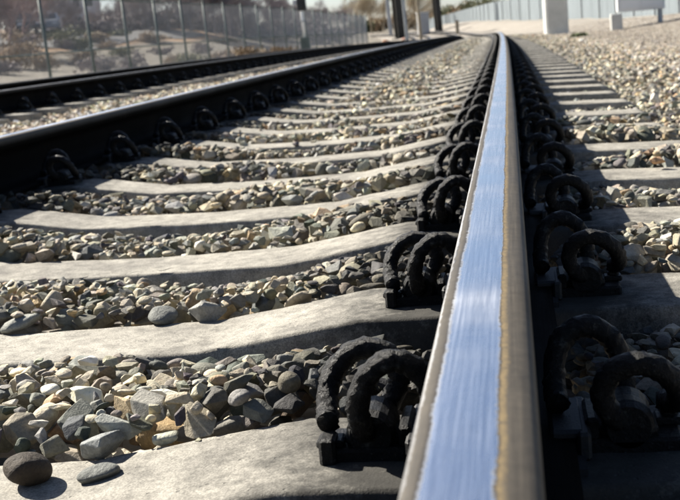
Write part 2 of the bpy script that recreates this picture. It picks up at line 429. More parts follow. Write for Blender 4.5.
# ------------------------------------------------------------------ rails
def rail_profile():
    h = [(-.0368, -.030), (-.0372, -.018), (-.0368, -.0105), (-.0352, -.0052), (-.0318, -.0022), (-.026, -.0009), (-.018, -.0004), (-.009, -.0001), (0, 0),
         (.009, -.0001), (.018, -.0004), (.026, -.0010), (.0318, -.0024), (.0350, -.0052), (.0366, -.0100), (.0370, -.018), (.0368, -.034)]
    r = [(.030, -.040), (.013, -.048), (.0085, -.062), (.0080, -.100), (.0095, -.130), (.018, -.145), (.045, -.152), (.0695, -.1575), (.0700, -.1665),
         (.069, -.1685), (-.069, -.1685), (-.0700, -.1665), (-.0695, -.1575), (-.045, -.152), (-.018, -.145), (-.0095, -.130), (-.0080, -.100), (-.0085, -.062), (-.013, -.048), (-.030, -.040)]
    return h + r
def make_rail(D, label, group=None, y0=-3.0):
    P = rail_profile(); n = len(P)
    ys = np.r_[np.arange(y0, 12, .06), np.arange(12, 60, .5), np.arange(60, 166, 1.0)]
    V = []; U = []; Dp = []
    wob = np.zeros(len(ys))
    a, z = ax(ys), az(ys)
    for j, y in enumerate(ys):
        for (u, d) in P:
            V.append((D + u + a[j], y, d + z[j])); U.append(u); Dp.append(-d)
    i = np.arange(len(V)).reshape(len(ys), n); k = np.roll(i, -1, axis=1)
    Fq = np.c_[i[:-1].ravel(), i[1:].ravel(), k[1:].ravel(), k[:-1].ravel()]
    me = np_mesh('rail', V, Fq)
    at1 = me.attributes.new('across', 'FLOAT', 'POINT'); at1.data.foreach_set('value', np.array(U, np.float32))
    at2 = me.attributes.new('depth', 'FLOAT', 'POINT'); at2.data.foreach_set('value', np.array(Dp, np.float32))
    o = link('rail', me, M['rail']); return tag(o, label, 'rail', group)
NEXT = -4.0
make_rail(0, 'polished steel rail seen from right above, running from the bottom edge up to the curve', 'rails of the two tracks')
make_rail(-1.505, 'dark left-hand rail of the near track, its shadow falling across the sleepers', 'rails of the two tracks')
make_rail(NEXT, 'nearer rail of the track beside the chain-link fence', 'rails of the two tracks')
make_rail(NEXT - 1.505, 'farthest rail, just showing over the rail in front of it below the fence', 'rails of the two tracks')

# ------------------------------------------------------------------ sleepers with their fastenings
SEAT = -.176
def sleeper_mesh(seed, step=.03, rough=.0005):
    r = np.random.default_rng(seed)
    xs = np.arange(-2.06, .5551, step)
    def top(x):
        u = min(abs(x), abs(x + 1.505))
        inside = -1.505 < x < 0
        if inside: return float(np.interp(u, [0, .20, .44, .76], [SEAT, SEAT, -.213, -.219]))
        return float(np.interp(u, [0, .25, .55], [SEAT, SEAT, -.186]))
    def hw(x):
        u = min(abs(x), abs(x + 1.505))
        return float(np.interp(u, [0, .25, .76], [.105, .103, .092]))
    V = []; ring = 14
    for x in xs:
        t = top(x) + .0; w_ = hw(x); b = w_ + .045
        e = 0.0
        if x < -2.04 or x > .54: e = .012
        w_ -= e; t -= e
        sec = [(-b, -.42), (-(w_ + .018), t - .09), (-(w_ + .003), t - .014), (-w_, t - .0042), (-(w_ - .0042), t - .0004), (-(w_ - .010), t),
               (0, t + .0004), (w_ - .010, t), (w_ - .0042, t - .0004), (w_, t - .0042), (w_ + .003, t - .014), (w_ + .018, t - .09), (b, -.42), (0, -.43)]
        for k, (y, z) in enumerate(sec):
            nz = r.normal() * rough; ny = r.normal() * rough
            chip = 0
            if k in (3, 4, 8, 9) and r.random() < .06: chip = -r.random() * .004
            V.append((x + r.normal() * .001, y + ny + (chip if y > 0 else -chip), z + nz + chip))
    i = np.arange(len(V)).reshape(len(xs), ring); k = np.roll(i, -1, axis=1)
    Fq = np.c_[i[:-1].ravel(), k[:-1].ravel(), k[1:].ravel(), i[1:].ravel()]
    me = np_mesh('sleeper_body', V, Fq)
    import bmesh
    bm = bmesh.new(); bm.from_mesh(me); bm.verts.ensure_lookup_table()
    bm.faces.new([bm.verts[int(q)] for q in i[0][::-1]][::-1]); bm.faces.new([bm.verts[int(q)] for q in i[-1]])
    bmesh.ops.recalc_face_normals(bm, faces=bm.faces[:]); bm.to_mesh(me); bm.free()
    me.materials.append(M['concrete'])
    return me

# spring clip: heel -> back arch -> centre leg through the shoulder -> front arch -> toe on the rail foot
# local frame: x outward from the rail (field/gauge), y along the rail, z above the seat; drawn for the side x<0
CLIP = [(-.158, -.016, .030), (-.161, .000, .034), (-.164, .020, .044), (-.160, .035, .062), (-.145, .043, .080), (-.124, .044, .087), (-.104, .043, .080), (-.095, .040, .064),
        (-.096, .037, .048), (-.106, .030, .031), (-.116, .016, .025), (-.119, 0, .024), (-.119, -.018, .024), (-.121, -.034, .028), (-.123, -.043, .044),
        (-.121, -.046, .064), (-.112, -.047, .085), (-.095, -.046, .098), (-.077, -.044, .097), (-.062, -.040, .083), (-.056, -.030, .062), (-.055, -.014, .044), (-.056, .004, .038)]
def clip_mesh(n, sides, rough):
    pts = catmull(CLIP, n); r = np.random.default_rng(3)
    rad = .0108
    mb = MB(); mb.tube([(p.x, p.y, p.z + SEAT) for p in pts], [rad * (1 + .0 * i) for i in range(len(pts))], sides)
    if rough:
        mb.v = [tuple(np.array(v) + r.normal(size=3) * rough) for v in mb.v]
    me = mb.mesh('spring_clip', True); me.materials.append(M['iron']); return me
def shoulder_mesh(full):
    mb = MB()
    mb.box(-.168, -.076, -.034, .030, SEAT - .003, SEAT + .013, .003 if full else 0)        # base
    hp = [(-.119, y_, SEAT + .024) for y_ in np.linspace(-.030, .030, 7)]
    mb.tube(hp, [.020, .024, .0235, .0225, .0235, .024, .020], 18 if full else 8)        # barrel that holds the clip's centre leg
    mb.box(-.146, -.092, -.024, .024, SEAT + .010, SEAT + .026, .006 if full else 0)
    mb.box(-.092, -.080, -.032, .030, SEAT + .012, SEAT + .034, .003 if full else 0)
    mb.box(-.172, -.146, -.028, -.004, SEAT + .012, SEAT + .020, .002 if full else 0)       # heel shelf
    mb.box(-.168, -.152, -.040, -.012, SEAT - .002, SEAT + .026, .003 if full else 0)       # lug
    me = mb.mesh('shoulder'); me.materials.append(M['iron']); return me
def insul_mesh(full):
    mb = MB()
    mb.box(-.079, -.048, -.050, .046, SEAT + .019, SEAT + .029, .003 if full else 0)
    mb.box(-.084, -.0715, -.056, .052, SEAT + .001, SEAT + .028, .003 if full else 0)
    me = mb.mesh('insulator'); me.materials.append(M['insul']); return me
def pad_mesh():
    mb = MB().box(-.078, .078, -.085, .085, SEAT + .0005, SEAT + .0073)
    me = mb.mesh('rail_pad'); me.materials.append(M['pad']); return me
CL_HI, CL_LO = clip_mesh(6, 14, .0007), clip_mesh(2, 5, 0)
SH_HI, SH_LO = shoulder_mesh(True), shoulder_mesh(False)
IN_HI, IN_LO = insul_mesh(True), insul_mesh(False)
PAD = pad_mesh()
BODY = [sleeper_mesh(s) for s in range(6)]
BODY_LO = [sleeper_mesh(s + 20, .12, .002) for s in range(3)]
Z1, SP = 1.068, .61
WORDS = ['nearest concrete sleeper, cut off by the bottom edge, with the dark boulder on it', 'second concrete sleeper from the bottom, smooth pebbles lying in front of it',
         'third concrete sleeper from the bottom, behind the upright pointed stone', 'fourth concrete sleeper from the bottom, rising into the left rail shadow',
         'fifth concrete sleeper from the bottom edge', 'sixth concrete sleeper from the bottom edge',
         'seventh concrete sleeper from the bottom edge', 'eighth concrete sleeper from the bottom edge']
def make_sleeper(y, body, hi, label, group, D0=0.0, parts=True):
    t = empty('concrete_sleeper', W(D0, y, 0), -float((ax(y + .5) - ax(y - .5))) * 1.0)
    t.rotation_euler = (float(az(y + .5) - az(y - .5)), 0, -float(ax(y + .5) - ax(y - .5)) * 1.0 * -1)
    tag(t, label, 'sleeper', group)
    link('sleeper_body', body, None, t)
    if parts:
        for D in (0, -1.505):
            if hi: link('rail_pad', PAD, None, t, (D, 0, 0))
            for rot in (0, math.pi):
                c = link('spring_clip', CL_HI if hi else CL_LO, None, t, (D, 0, 0)); c.rotation_euler = (0, 0, rot)
                s = link('shoulder', SH_HI if hi else SH_LO, None, t, (D, 0, 0)); s.rotation_euler = (0, 0, rot)
                if hi:
                    q = link('insulator', IN_HI, None, t, (D, 0, 0)); q.rotation_euler = (0, 0, rot)
                    if D == 0 and y < 3: c.rotation_euler = (random.uniform(-.02, .02), random.uniform(-.03, .03), rot + random.uniform(-.03, .03))
    return t
SLP = []
for i in range(-2, 178):
    y = Z1 + SP * i; SLP.append(y)
    near = i < 14
    if i < 0: lab, grp = 'concrete sleeper just below the bottom edge of the view', 'concrete sleepers of the near track'
    elif i < len(WORDS): lab, grp = WORDS[i], 'concrete sleepers of the near track'
    elif y < 14: lab, grp = 'weathered concrete sleeper beyond the eighth, before the ties blur together on the near track', 'concrete sleepers of the near track'
    else: lab, grp = 'one of the far concrete sleepers blurring together towards the curve of the near track', 'concrete sleepers of the near track'
    if i >= 14: grp = 'concrete sleepers of the near track'
    make_sleeper(y, BODY[i % 6] if i < 40 else BODY_LO[i % 3], near, lab, grp, parts=(y < 75))
def marks(t, strokes, z):
    z -= .0006; mb = MB(); o = np.array(t.location)
    for st in strokes:
        pts = catmull([np.array(on(px, py, z)) - o for px, py in st], 4)
        mb.tube(pts, .0010, 6)
    mb.build('cast_mark', M['concrete'], t, True)
sleepers = [o for o in bpy.data.objects if o.name.startswith('concrete_sleeper')]
sleepers.sort(key=lambda o: o.location.y)
marks(sleepers[3], [[(4, 357), (16, 361), (30, 358)], [(24, 346), (34, 349), (46, 347)], [(52, 354), (66, 358), (84, 353)], [(58, 341), (70, 343), (80, 340)], [(92, 351), (104, 354), (118, 349)]], -.2186)
marks(sleepers[2], [[(268, 472), (282, 436)], [(240, 466), (247, 462)], [(243, 476), (252, 471)]], -.198)
marks(sleepers[4], [[(60, 276), (74, 279), (88, 277)], [(110, 272), (124, 275), (136, 272)], [(150, 268), (160, 271), (172, 268)]], -.2186)
for i in range(105):
    y = 7.3 + SP * i
    make_sleeper(y, BODY_LO[i % 3], False, 'concrete sleeper under the track beside the chain-link fence, mostly hidden behind its near rail', 'concrete sleepers of the fence-side track', D0=NEXT)

# ------------------------------------------------------------------ stones
def grime_shade(D):                                            # oil and brake dust along each rail, rail shadow painted in with it; paler dusty gravel on the right bank
    d = np.minimum(np.abs(D), np.abs(D + 1.505)); f = .20 + .80 * sm(.16, .40, np.where(D > 0, D * 1.55, d))
    bank = np.maximum(sm(.6, 1.5, D), .7 * sm(-1.9, -2.3, D))[:, None]
    return f[:, None] * (1 + bank * (np.array([[1.85, 1.66, 1.55]]) - 1))
def ico(sub):
    import bmesh
    bm = bmesh.new(); bmesh.ops.create_icosphere(bm, subdivisions=sub, radius=1.0)
    V = np.array([v.co[:] for v in bm.verts]); Fq = np.array([[v.index for v in f.verts] for f in bm.faces]); bm.free()
    V /= np.linalg.norm(V, axis=1)[:, None]; return V, Fq
ICO = {s: ico(s) for s in (1, 2, 3, 4)}
def shape(r, V, ang=1.0):
    """facetted pebble: unit sphere clipped by random planes, soft edges"""
    k = r.integers(7, 12) if ang > .5 else r.integers(9, 14)
    n = r.normal(size=(k, 3)); n /= np.linalg.norm(n, axis=1)[:, None]
    d = r.uniform(.42, .86, size=k) if ang > .5 else r.uniform(.82, 1.0, size=k)
    dot = V @ n.T
    lim = d[None] / np.maximum(dot, 1e-3); lim[dot <= 1e-3] = 9
    pw = 55 if ang > .5 else 11
    R = (1.0 + (lim ** -pw).sum(1)) ** (-1 / pw)
    P = V * R[:, None]
    for _ in range(2):                                    # low frequency lumps
        q = r.normal(size=3) * 2.2; P = P * (1 + .05 * np.sin(V @ q + r.uniform(0, 6)))[:, None]
    return P
def hull_shape(r, npts, bev):
    import bmesh
    bm = bmesh.new()
    P = r.normal(size=(npts, 3)); P /= np.linalg.norm(P, axis=1)[:, None]; P *= r.uniform(.72, 1.0, (npts, 1))
    P /= np.abs(P).max()
    for p in P: bm.verts.new(p)
    rs = bmesh.ops.convex_hull(bm, input=bm.verts[:])
    bmesh.ops.delete(bm, geom=[v for v in bm.verts if not v.link_faces], context='VERTS')
    bmesh.ops.dissolve_limit(bm, angle_limit=.32, verts=bm.verts[:], edges=bm.edges[:])
    if bev: bmesh.ops.bevel(bm, geom=bm.edges[:], offset=bev, segments=2, profile=.5, affect='EDGES')
    bmesh.ops.triangulate(bm, faces=bm.faces[:])
    bm.verts.ensure_lookup_table(); bm.verts.index_update()
    V = np.array([v.co[:] for v in bm.verts]); V -= (V.max(0) + V.min(0)) / 2; V /= np.abs(V).max(); Fq = np.array([[v.index for v in f.verts] for f in bm.faces]); bm.free()
    A = V[Fq]; ar = np.linalg.norm(np.cross(A[:, 1] - A[:, 0], A[:, 2] - A[:, 0]), axis=1); k = r.choice(len(Fq), 320, p=ar / ar.sum())
    u = r.random((320, 2)); u = np.where(u.sum(1, keepdims=True) > 1, 1 - u, u); B = A[k]
    Sm = np.r_[V, B[:, 0] + (B[:, 1] - B[:, 0]) * u[:, :1] + (B[:, 2] - B[:, 0]) * u[:, 1:]]
    return V, Fq, Sm
PAL = np.array([(.27, .25, .20), (.36, .33, .26), (.19, .185, .165), (.44, .40, .31), (.55, .49, .36), (.13, .13, .12), (.075, .078, .075), (.32, .25, .16),
                (.38, .27, .17), (.24, .25, .24), (.55, .53, .47), (.17, .16, .13), (.30, .31, .26)])
PW = np.array([.15, .11, .14, .06, .04, .14, .10, .03, .015, .12, .035, .07, .05]); PW /= PW.sum()
def colour(r, n): 
    c = PAL[r.choice(len(PAL), n, p=PW)] * r.uniform(.7, 1.25, size=(n, 1)) * 1.22 * np.array([1.04, 1.0, .93]); return np.clip(c + r.normal(size=(n, 3)) * .008, .02, .8)
def rotm(r, tilt):
    a = r.uniform(0, 2 * math.pi); t = r.normal() * tilt; p = r.uniform(0, 2 * math.pi)
    return np.array(Matrix.Rotation(t, 3, Vector((math.cos(p), math.sin(p), 0))) @ Matrix.Rotation(a, 3, 'Z'))
CELL = .005; GX0, GX1, GY0, GY1 = -2.0, 1.1, .55, 4.7
gx = np.arange(GX0, GX1, CELL) + CELL / 2; gy = np.arange(GY0, GY1, CELL) + CELL / 2
XX, YY = np.meshgrid(gx, gy, indexing='ij')
def sleeper_top(D):
    u = np.minimum(np.abs(D), np.abs(D + 1.505)); ins = (D > -1.505) & (D < 0)
    return np.where(ins, np.interp(u, [0, .20, .44, .76], [SEAT, SEAT, -.213, -.219]), np.interp(u, [0, .25, .55], [SEAT, SEAT, -.186]))
ph = (YY - Z1 + SP / 2) % SP - SP / 2                     # signed distance to the nearest sleeper centre
onsl = (np.abs(ph) < .112) & (XX < .56) & (XX > -2.06)
st = sleeper_top(XX)
LV = st + np.interp(ph % SP, [.11, .16, .25, .42, .50], [.016, .028, .022, .002, -.012])      # behind a sleeper high, before the next one low
LV = np.where(XX > .5, level(XX, YY) + .012, LV)
LV += .012 * np.sin(XX * 5.1 + YY * 3.3) + .008 * np.sin(XX * 11 - YY * 7)
nr = np.exp(-(XX / .17) ** 2); LV = LV - .035 * nr
LV[onsl] = st[onsl] - .005
H = np.where(onsl, st, LV - .07)
block = (np.abs(XX) < .074) | (np.abs(XX + 1.505) < .074) | (onsl & ((np.abs(np.abs(XX) - .12) < .055) | (np.abs(np.abs(XX + 1.505) - .12) < .055)))
H = H + az(YY); LV = LV + az(YY)
H[block] = 0.0
NV = []; NF = []; NC = []; nvc = 0
def visible(x, y, mar):
    return (x > -.445 * y - mar) and (x < .155 * y + .035 + mar)
def settle(P, x, y, tol, force=False):
    """lowest resting height for stone points P at x, y; returns z or None"""
    i0 = ((P[:, 0] + x - GX0) / CELL).astype(int); j0 = ((P[:, 1] + y - GY0) / CELL).astype(int)
    if i0.min() < 0 or j0.min() < 0 or i0.max() >= H.shape[0] or j0.max() >= H.shape[1]: return None
    h = H[i0, j0]; z = (h - P[:, 2])[P[:, 2] < np.median(P[:, 2])].max()
    if not force and z + P[:, 2].max() * .55 > LV[int((x - GX0) / CELL), int((y - GY0) / CELL)] + tol: return None
    return z, i0, j0
def stamp(P, z, i0, j0):
    up = P[:, 2] > -.1 * abs(P[:, 2]).max()
    np.maximum.at(H, (i0[up], j0[up]), P[up, 2] + z)
# individual stones one can point at: pixel centre, width in px, flattening, angular, colour, height z, label
HERO = [
 (27, 462, 52, .78, 0, (.05, .038, .026), 'dark brown rounded boulder lying on the nearest sleeper at lower left'),
 (97, 460, 42, .45, 0, (.15, .155, .14), 'flat grey-green stone on the sleeper edge right of the dark boulder'),
 (140, 388, 38, .62, 1, (.36, .26, .16), 'large tan angular stone in the bay above the nearest sleeper'),
 (112, 412, 32, .6, 1, (.55, .50, .38), 'pale cream stone left of centre in the nearest gravel bay'),
 (165, 421, 36, .62, 1, (.50, .45, .35), 'pale angular stone at the sleeper edge below the tan one'),
 (100, 436, 46, .6, 1, (.24, .25, .24), 'blue-grey facetted slab stone directly above the flat stone'),
 (269, 386, 46, .55, 0, (.20, .21, .21), 'smooth oblong slate-grey pebble left of the nearest clip'),
 (298, 406, 26, .7, 1, (.62, .55, .43), 'whitish stone beside the nearest clip shoulder'),
 (338, 344, 38, .66, 0, (.25, .25, .22), 'rounded flat grey stone just above the nearest clip'),
 (372, 338, 36, .62, 0, (.30, .30, .28), 'smooth oval grey pebble between the nearest clip and the second sleeper'),
 (403, 340, 28, .75, 1, (.42, .36, .25), 'tan blocky stone next to the rail between two clips'),
 (424, 337, 24, .9, 0, (.34, .31, .24), 'small upright tan stone touching the rail foot'),
 (296, 350, 34, 1.0, 1, (.07, .075, .075), 'black pointed stone standing under the second sleeper'),
 (190, 273, 30, .8, 1, (.22, .22, .19), 'upright pointed block sticking out above the gravel behind the second sleeper'),
 (357, 268, 30, .5, 0, (.42, .29, .17), 'orange-brown flat stone beside the second clip'),
 (162, 306, 38, .5, 0, (.16, .165, .15), 'dark oval cobble on the far edge of the second sleeper'),
 (262, 290, 32, .55, 0, (.30, .30, .27), 'light oval stone in the middle of the second gravel bay'),
 (206, 304, 34, .6, 1, (.34, .33, .29), 'mid-grey block right of the dark oval cobble'),
 (128, 375, 34, .6, 1, (.20, .2, .19), 'grey facetted stone behind the tan angular stone'),
 (40, 388, 34, .5, 0, (.13, .135, .12), 'dark low stone at the left in the nearest gravel bay'),
]
hr = np.random.default_rng(11)
for (px, py, wpx, flat, ang, c, lab) in HERO:
    q = on(px, py, -.19); dist = float((np.array(q) - CAM) @ FWD)
    R = wpx / F_PX * dist / 2 * (1.12 if ang else 1.0)
    if ang: V, F_, Sm = hull_shape(hr, 15, .07)
    else: V = shape(hr, ICO[4][0], 0); F_ = ICO[4][1]; Sm = V
    T = np.diag([R * 1.08, R * .82, R * flat * .9]) @ rotm(hr, .22 if flat < .9 else .5).T
    V = V @ T; Sm = Sm @ T
    s = settle(Sm, q.x, q.y, 0, True)
    if s is None: continue
    z = s[0] - (.004); stamp(Sm, z, s[1], s[2])
    me = np_mesh('stone', V, F_, not ang)
    a = me.attributes.new('stone_colour', 'FLOAT_COLOR', 'POINT'); a.data.foreach_set('color', np.tile(np.array([*c, 1], np.float32), len(V)))
    o = link('stone', me, M['stone'], None, (q.x, q.y, z)); tag(o, lab, 'stone', 'single stones of the ballast')
r = np.random.default_rng(5)
sizes = np.r_[r.uniform(.028, .038, 330), r.uniform(.020, .030, 3000), r.uniform(.013, .020, 6500), r.uniform(.007, .013, 8000)]
def rnd(sub, a):
    V = shape(r, ICO[sub][0], a); return V, ICO[sub][1], V
NS = []
LIB3 = [hull_shape(r, r.integers(11, 22), .06) for _ in range(56)] + [rnd(3, 0) for _ in range(10)] + [rnd(3, 1) for _ in range(8)]
LIB2 = [hull_shape(r, r.integers(10, 18), 0) for _ in range(56)] + [rnd(2, 0) for _ in range(10)] + [rnd(2, 1) for _ in range(8)]
placed = 0
for R in sizes:
    for tr in range(5):
        y = GY0 + .03 + (GY1 - GY0 - .06) * r.random() ** 1.25
        x = r.uniform(GX0 + .04, GX1 - .04)
        if not visible(x, y, .35): continue
        if R < .011 and y > 2.6: continue
        near = y < 2.3
        ki = r.integers(74); V, F_, Sm = (LIB3 if near else LIB2)[ki]
        T = np.diag([R * r.uniform(.95, 1.4), R * r.uniform(.7, 1.0), R * r.uniform(.35, .85)]) @ rotm(r, .5).T
        P = V @ T; Sm = Sm @ T
        s = settle(Sm, x, y, .004 if R > .016 else .008)
        if s is None: continue
        z = s[0] - .0015; stamp(Sm, z, s[1], s[2])
        NV.append(P + np.array([x, y, z])); NF.append(F_ + nvc); nvc += len(P); NS.append(np.full(len(F_), ki >= 56))
        NC.append(np.repeat(np.clip(colour(r, 1) * grime_shade(np.array([x])), .01, .8), len(P), 0)); placed += 1
        break
print('packed stones', placed)
def scatter(n, y0, y1, D0, D1, R0, R1, lib, F1, pow_=1.0, zr=.02, skip_sl=True):
    global nvc
    y = y0 + (y1 - y0) * r.random(n) ** pow_; D = r.uniform(D0, D1, n)
    a_ = ax(y); X = D + a_
    keep = (X > -.45 * y - .6) & (X < .16 * y + .7)
    p_ = (y - Z1 + SP / 2) % SP - SP / 2
    s1 = (np.abs(p_) < .13) & (D > -2.09) & (D < .58)
    p2 = (y - 7.3 + SP / 2) % SP - SP / 2
    s2 = (np.abs(p2) < .12) & (D > NEXT - 2.06) & (D < NEXT + .56) & (r.random(n) < .6)
    rl = (np.abs(D) < .1) | (np.abs(D + 1.505) < .1) | (np.abs(D - NEXT) < .09) | (np.abs(D - NEXT + 1.505) < .09)
    spill = (r.random(n) < .02) | (r.random(n) < .40 * sm(6, 11, y)) & ((np.abs(D + .75) < .24 + .10 * r.normal(size=n))) | (D > .53 - .006 * (y - 5) + .03 * r.normal(size=n)) & (D > .15)
    keep &= ~(rl) & (~(s1 | s2) | spill)
    y, D, X, s1 = y[keep], D[keep], X[keep], s1[keep]; n = len(y)
    inb = (D > -2.0) & (D < .56)
    lv = np.where(inb, sleeper_top(D) + np.interp((y - Z1) % SP, [.11, .16, .25, .42, .50], [.010, .022, .018, .004, -.008]) + .026 * np.exp(-((D + .75) / .28) ** 4) * sm(4.5, 7.5, y), level(D, y))
    lv = np.where(s1, sleeper_top(D) + .006 + .02 * np.exp(-((D + .75) / .25) ** 4), lv - np.where(inb, .020, 0) * sm(4.5, 7, y))
    edge_ = (D > .1) & (D < 1.1); lv = lv - edge_ * .022 * sm(1.1, .6, D)
    z = az(y) + lv - .012 + r.uniform(-zr, zr * .55, n) + np.where(inb, 0, .012 * np.sin(D * 4 + y * 2.2))
    Rr = (r.uniform(0, 1, n) ** 1.6 * (R1 - R0) + R0) * (1 - .48 * sm(.8, 2.0, D))
    k = r.integers(len(lib), size=n); SC = np.stack([Rr * r.uniform(.95, 1.35, n), Rr * r.uniform(.75, 1., n), Rr * r.uniform(.4, .85, n)], 1)
    Rm = np.array([rotm(r, .45) for _ in range(400)])[r.integers(400, size=n)]; XYZ = np.stack([X, y, z], 1); CC = np.clip(colour(r, n) * grime_shade(D) * 1.15, .01, .75); bk = .7 * sm(.8, 2.0, D)[:, None]; CC = CC * (1 - bk) + bk * np.array([[.50, .44, .37]])
    for li, (V, F_) in enumerate(lib):
        q = np.nonzero(k == li)[0]; n_ = len(q)
        if not n_: continue
        P = np.einsum('nij,nkj->nki', Rm[q], V[None] * SC[q][:, None, :]) + XYZ[q][:, None, :]
        m = len(V)
        NV.append(P.reshape(-1, 3)); NF.append((F_[None] + (np.arange(n_) * m)[:, None, None]).reshape(-1, 3) + nvc); nvc += n_ * m
        NS.append(np.zeros(n_ * len(F_), bool)); NC.append(np.repeat(CC[q], m, 0))
LIB1 = [hull_shape(r, r.integers(9, 15), 0)[:2] for _ in range(60)]
LIB0 = [hull_shape(r, 8, 0)[:2] for _ in range(40)]
scatter(26000, 4.6, 12.5, -6.6, 3.2, .014, .027, LIB1, ICO[1][1], 1.1)
scatter(9000, 3.0, 12.5, .9, 3.0, .012, .026, LIB1, None)
scatter(30000, 8, 30, 1.2, 6.5, .014, .028, LIB0, None, 1.2, .012)
scatter(5000, 3.6, 12.5, -3.6, -2.0, .016, .030, LIB1, ICO[1][1])
scatter(9000, 4.6, 12.5, -1.45, .9, .013, .022, LIB1, ICO[1][1], 1.2)
scatter(95000, 12.3, 34, -6.8, 6.5, .011, .023, LIB0, None, 1.4, .012)
scatter(22000, 33, 75, -5.5, 12, .02, .04, LIB0, None, 1.3, .015)
me = np_mesh('ballast', np.concatenate(NV), np.concatenate(NF))
me.polygons.foreach_set('use_smooth', np.concatenate(NS))
cc = np.concatenate(NC); a = me.attributes.new('stone_colour', 'FLOAT_COLOR', 'POINT')
a.data.foreach_set('color', np.c_[cc, np.ones(len(cc))].astype(np.float32).ravel())
tag(link('ballast', me, M['stone']), kind='stuff')
print('ballast faces', len(me.polygons))

def lone(px, py, wpx, z, c, lab, flat=.7, ang=1):
    q = foot(px, py) if py < 70 else on(px, py, z)
    dist = float((np.array(q) - CAM) @ FWD); R = wpx / F_PX * dist / 2
    V, F_, _s = hull_shape(hr, 16, .07) if ang else (shape(hr, ICO[3][0], 0), ICO[3][1], 0)
    V = V * np.array([R, R * .85, R * flat]) @ rotm(hr, .2).T
    m_ = np_mesh('stone', V, F_, not ang); a_ = m_.attributes.new('stone_colour', 'FLOAT_COLOR', 'POINT')
    a_.data.foreach_set('color', np.tile(np.array([*c, 1], np.float32), len(V)))
    tag(link('stone', m_, M['stone'], None, q), lab, 'stone', 'single stones of the ballast')
lone(414, 57, 8, -.25, (.03, .035, .04), 'lone near-black stone lying between the rails far up the near track', .8, 0)
lone(655, 98, 14, -.17, (.62, .58, .50), 'big pale stone on the gravel right of the sleeper ends')
lone(657, 160, 17, -.16, (.50, .30, .16), 'orange flat stone between two sleepers at the right edge', .45)
lone(645, 117, 17, -.175, (.58, .54, .42), 'cream stone on the gravel just below the big pale one', .5)
lone(581, 41, 6, -.27, (.75, .74, .70), 'white stone lying on the gravel in front of the concrete mast', .7)

# ------------------------------------------------------------------ chain-link fence, one panel per bay
FX = -10.7; FS = 3.0
def fz(y): return float(np.interp(y, [0, 26, 46, 61, 90, 120], [-.36, -.42, -.48, -.60, -.98, -1.3]))
def chain_mesh():
    mb = MB(); L, Hh, s = FS - .06, 1.92, .075
    z0 = .04
    def seg(a, b):
        a = Vector(a); b = Vector(b); d = (b - a).normalized(); n1 = Vector((1, 0, 0)); n2 = d.cross(n1)
        rr = .0023; v = []
        for p in (a, b):
            for k in range(3):
                t = 2.094 * k; v.append(p + n1 * rr * math.cos(t) + n2 * rr * math.sin(t))
        mb.add(v, [(0, 1, 4, 3), (1, 2, 5, 4), (2, 0, 3, 5)])
    for sg in (1, -1):
        c = -Hh
        while c < L:
            # line: along y = c + t, z = t  (t from 0..Hh) clipped to 0..L
            t0, t1 = max(0, -c), min(Hh, L - c)
            if t1 > t0 + .01:
                y0, y1 = c + t0, c + t1
                if sg < 0: y0, y1 = L - y0, L - y1
                seg((.002 * sg, y0 + .03, z0 + t0), (.002 * sg, y1 + .03, z0 + t1))
            c += s
    me = mb.mesh('chain_link'); me.materials.append(M['wire']); return me
CH = chain_mesh()
mbp = MB(); mbp.tube([(0, 0, -.3), (0, 0, 2.06)], .038, 10); mbp.tube([(0, 0, 2.06), (0, 0, 2.09), (0, 0, 2.10)], [.044, .04, .01], 10)
PO = mbp.mesh('post', True); PO.materials.append(M['postgreen'])
RA = MB().tube([(0, 0, 1.99), (0, FS, 1.99)], .021, 8).mesh('top_rail', True); RA.materials.append(M['postgreen'])
RM = MB().tube([(0.02, 0, .68), (0.02, FS, .68)], .020, 6).mesh('mid_rail', True); RM.materials.append(M['postgreen'])
fence = empty('chain_link_fence', (FX, 8.5, fz(8.5)))
tag(fence, 'grey chain-link fence on dark green posts beyond the left-hand track', 'fence')
y = 8.85 * FS - 6 * FS
k = 0
while y < 88:
    z, z2 = fz(y), fz(y + FS); sl_ = math.atan2(z2 - z, FS)
    for nm, me in (('post', PO), ('top_rail', RA), ('mid_rail', RM), ('chain_link', CH)):
        o = link(nm, me, None, fence, (0, y - 8.5, z - fz(8.5)))
        o.rotation_euler = (0, -.02, 0) if nm == 'post' else (sl_, -.02, 0)
    y += FS; k += 1
link('post', PO, None, fence, (0, y - 8.5, fz(y) - fz(8.5)))

# ------------------------------------------------------------------ slatted boundary fence across the background
WP = [(375, 32.5, 330, 1.9), (390, 31.6, 325, 1.9), (412, 29.5, 305, 2.0), (440, 27, 280, 2.4), (462, 24.6, 215, 2.5), (489, 21.8, 165, 2.5), (530, 18.8, 135, 2.5), (600, 14.4, 100, 2.5), (680, 10, 76, 2.5), (760, 4, 62, 2.5)]
bfence = empty('slatted_fence', at(530, 18.8, 135)); tag(bfence, 'long blue-grey slatted fence closing the background right of the curve', 'fence')
base = bfence.location.copy()
pans = []
for a_, b_ in zip(WP[:-1], WP[1:]):
    A = at(*a_[:3]); B = at(*b_[:3]); n = max(1, int((B - A).length / 6.0))
    for i in range(n):
        p0 = A.lerp(B, i / n); p1 = A.lerp(B, (i + 1) / n); h0 = a_[3] + (b_[3] - a_[3]) * i / n; h1 = a_[3] + (b_[3] - a_[3]) * (i + 1) / n
        pans.append((p0, p1, h0, h1))
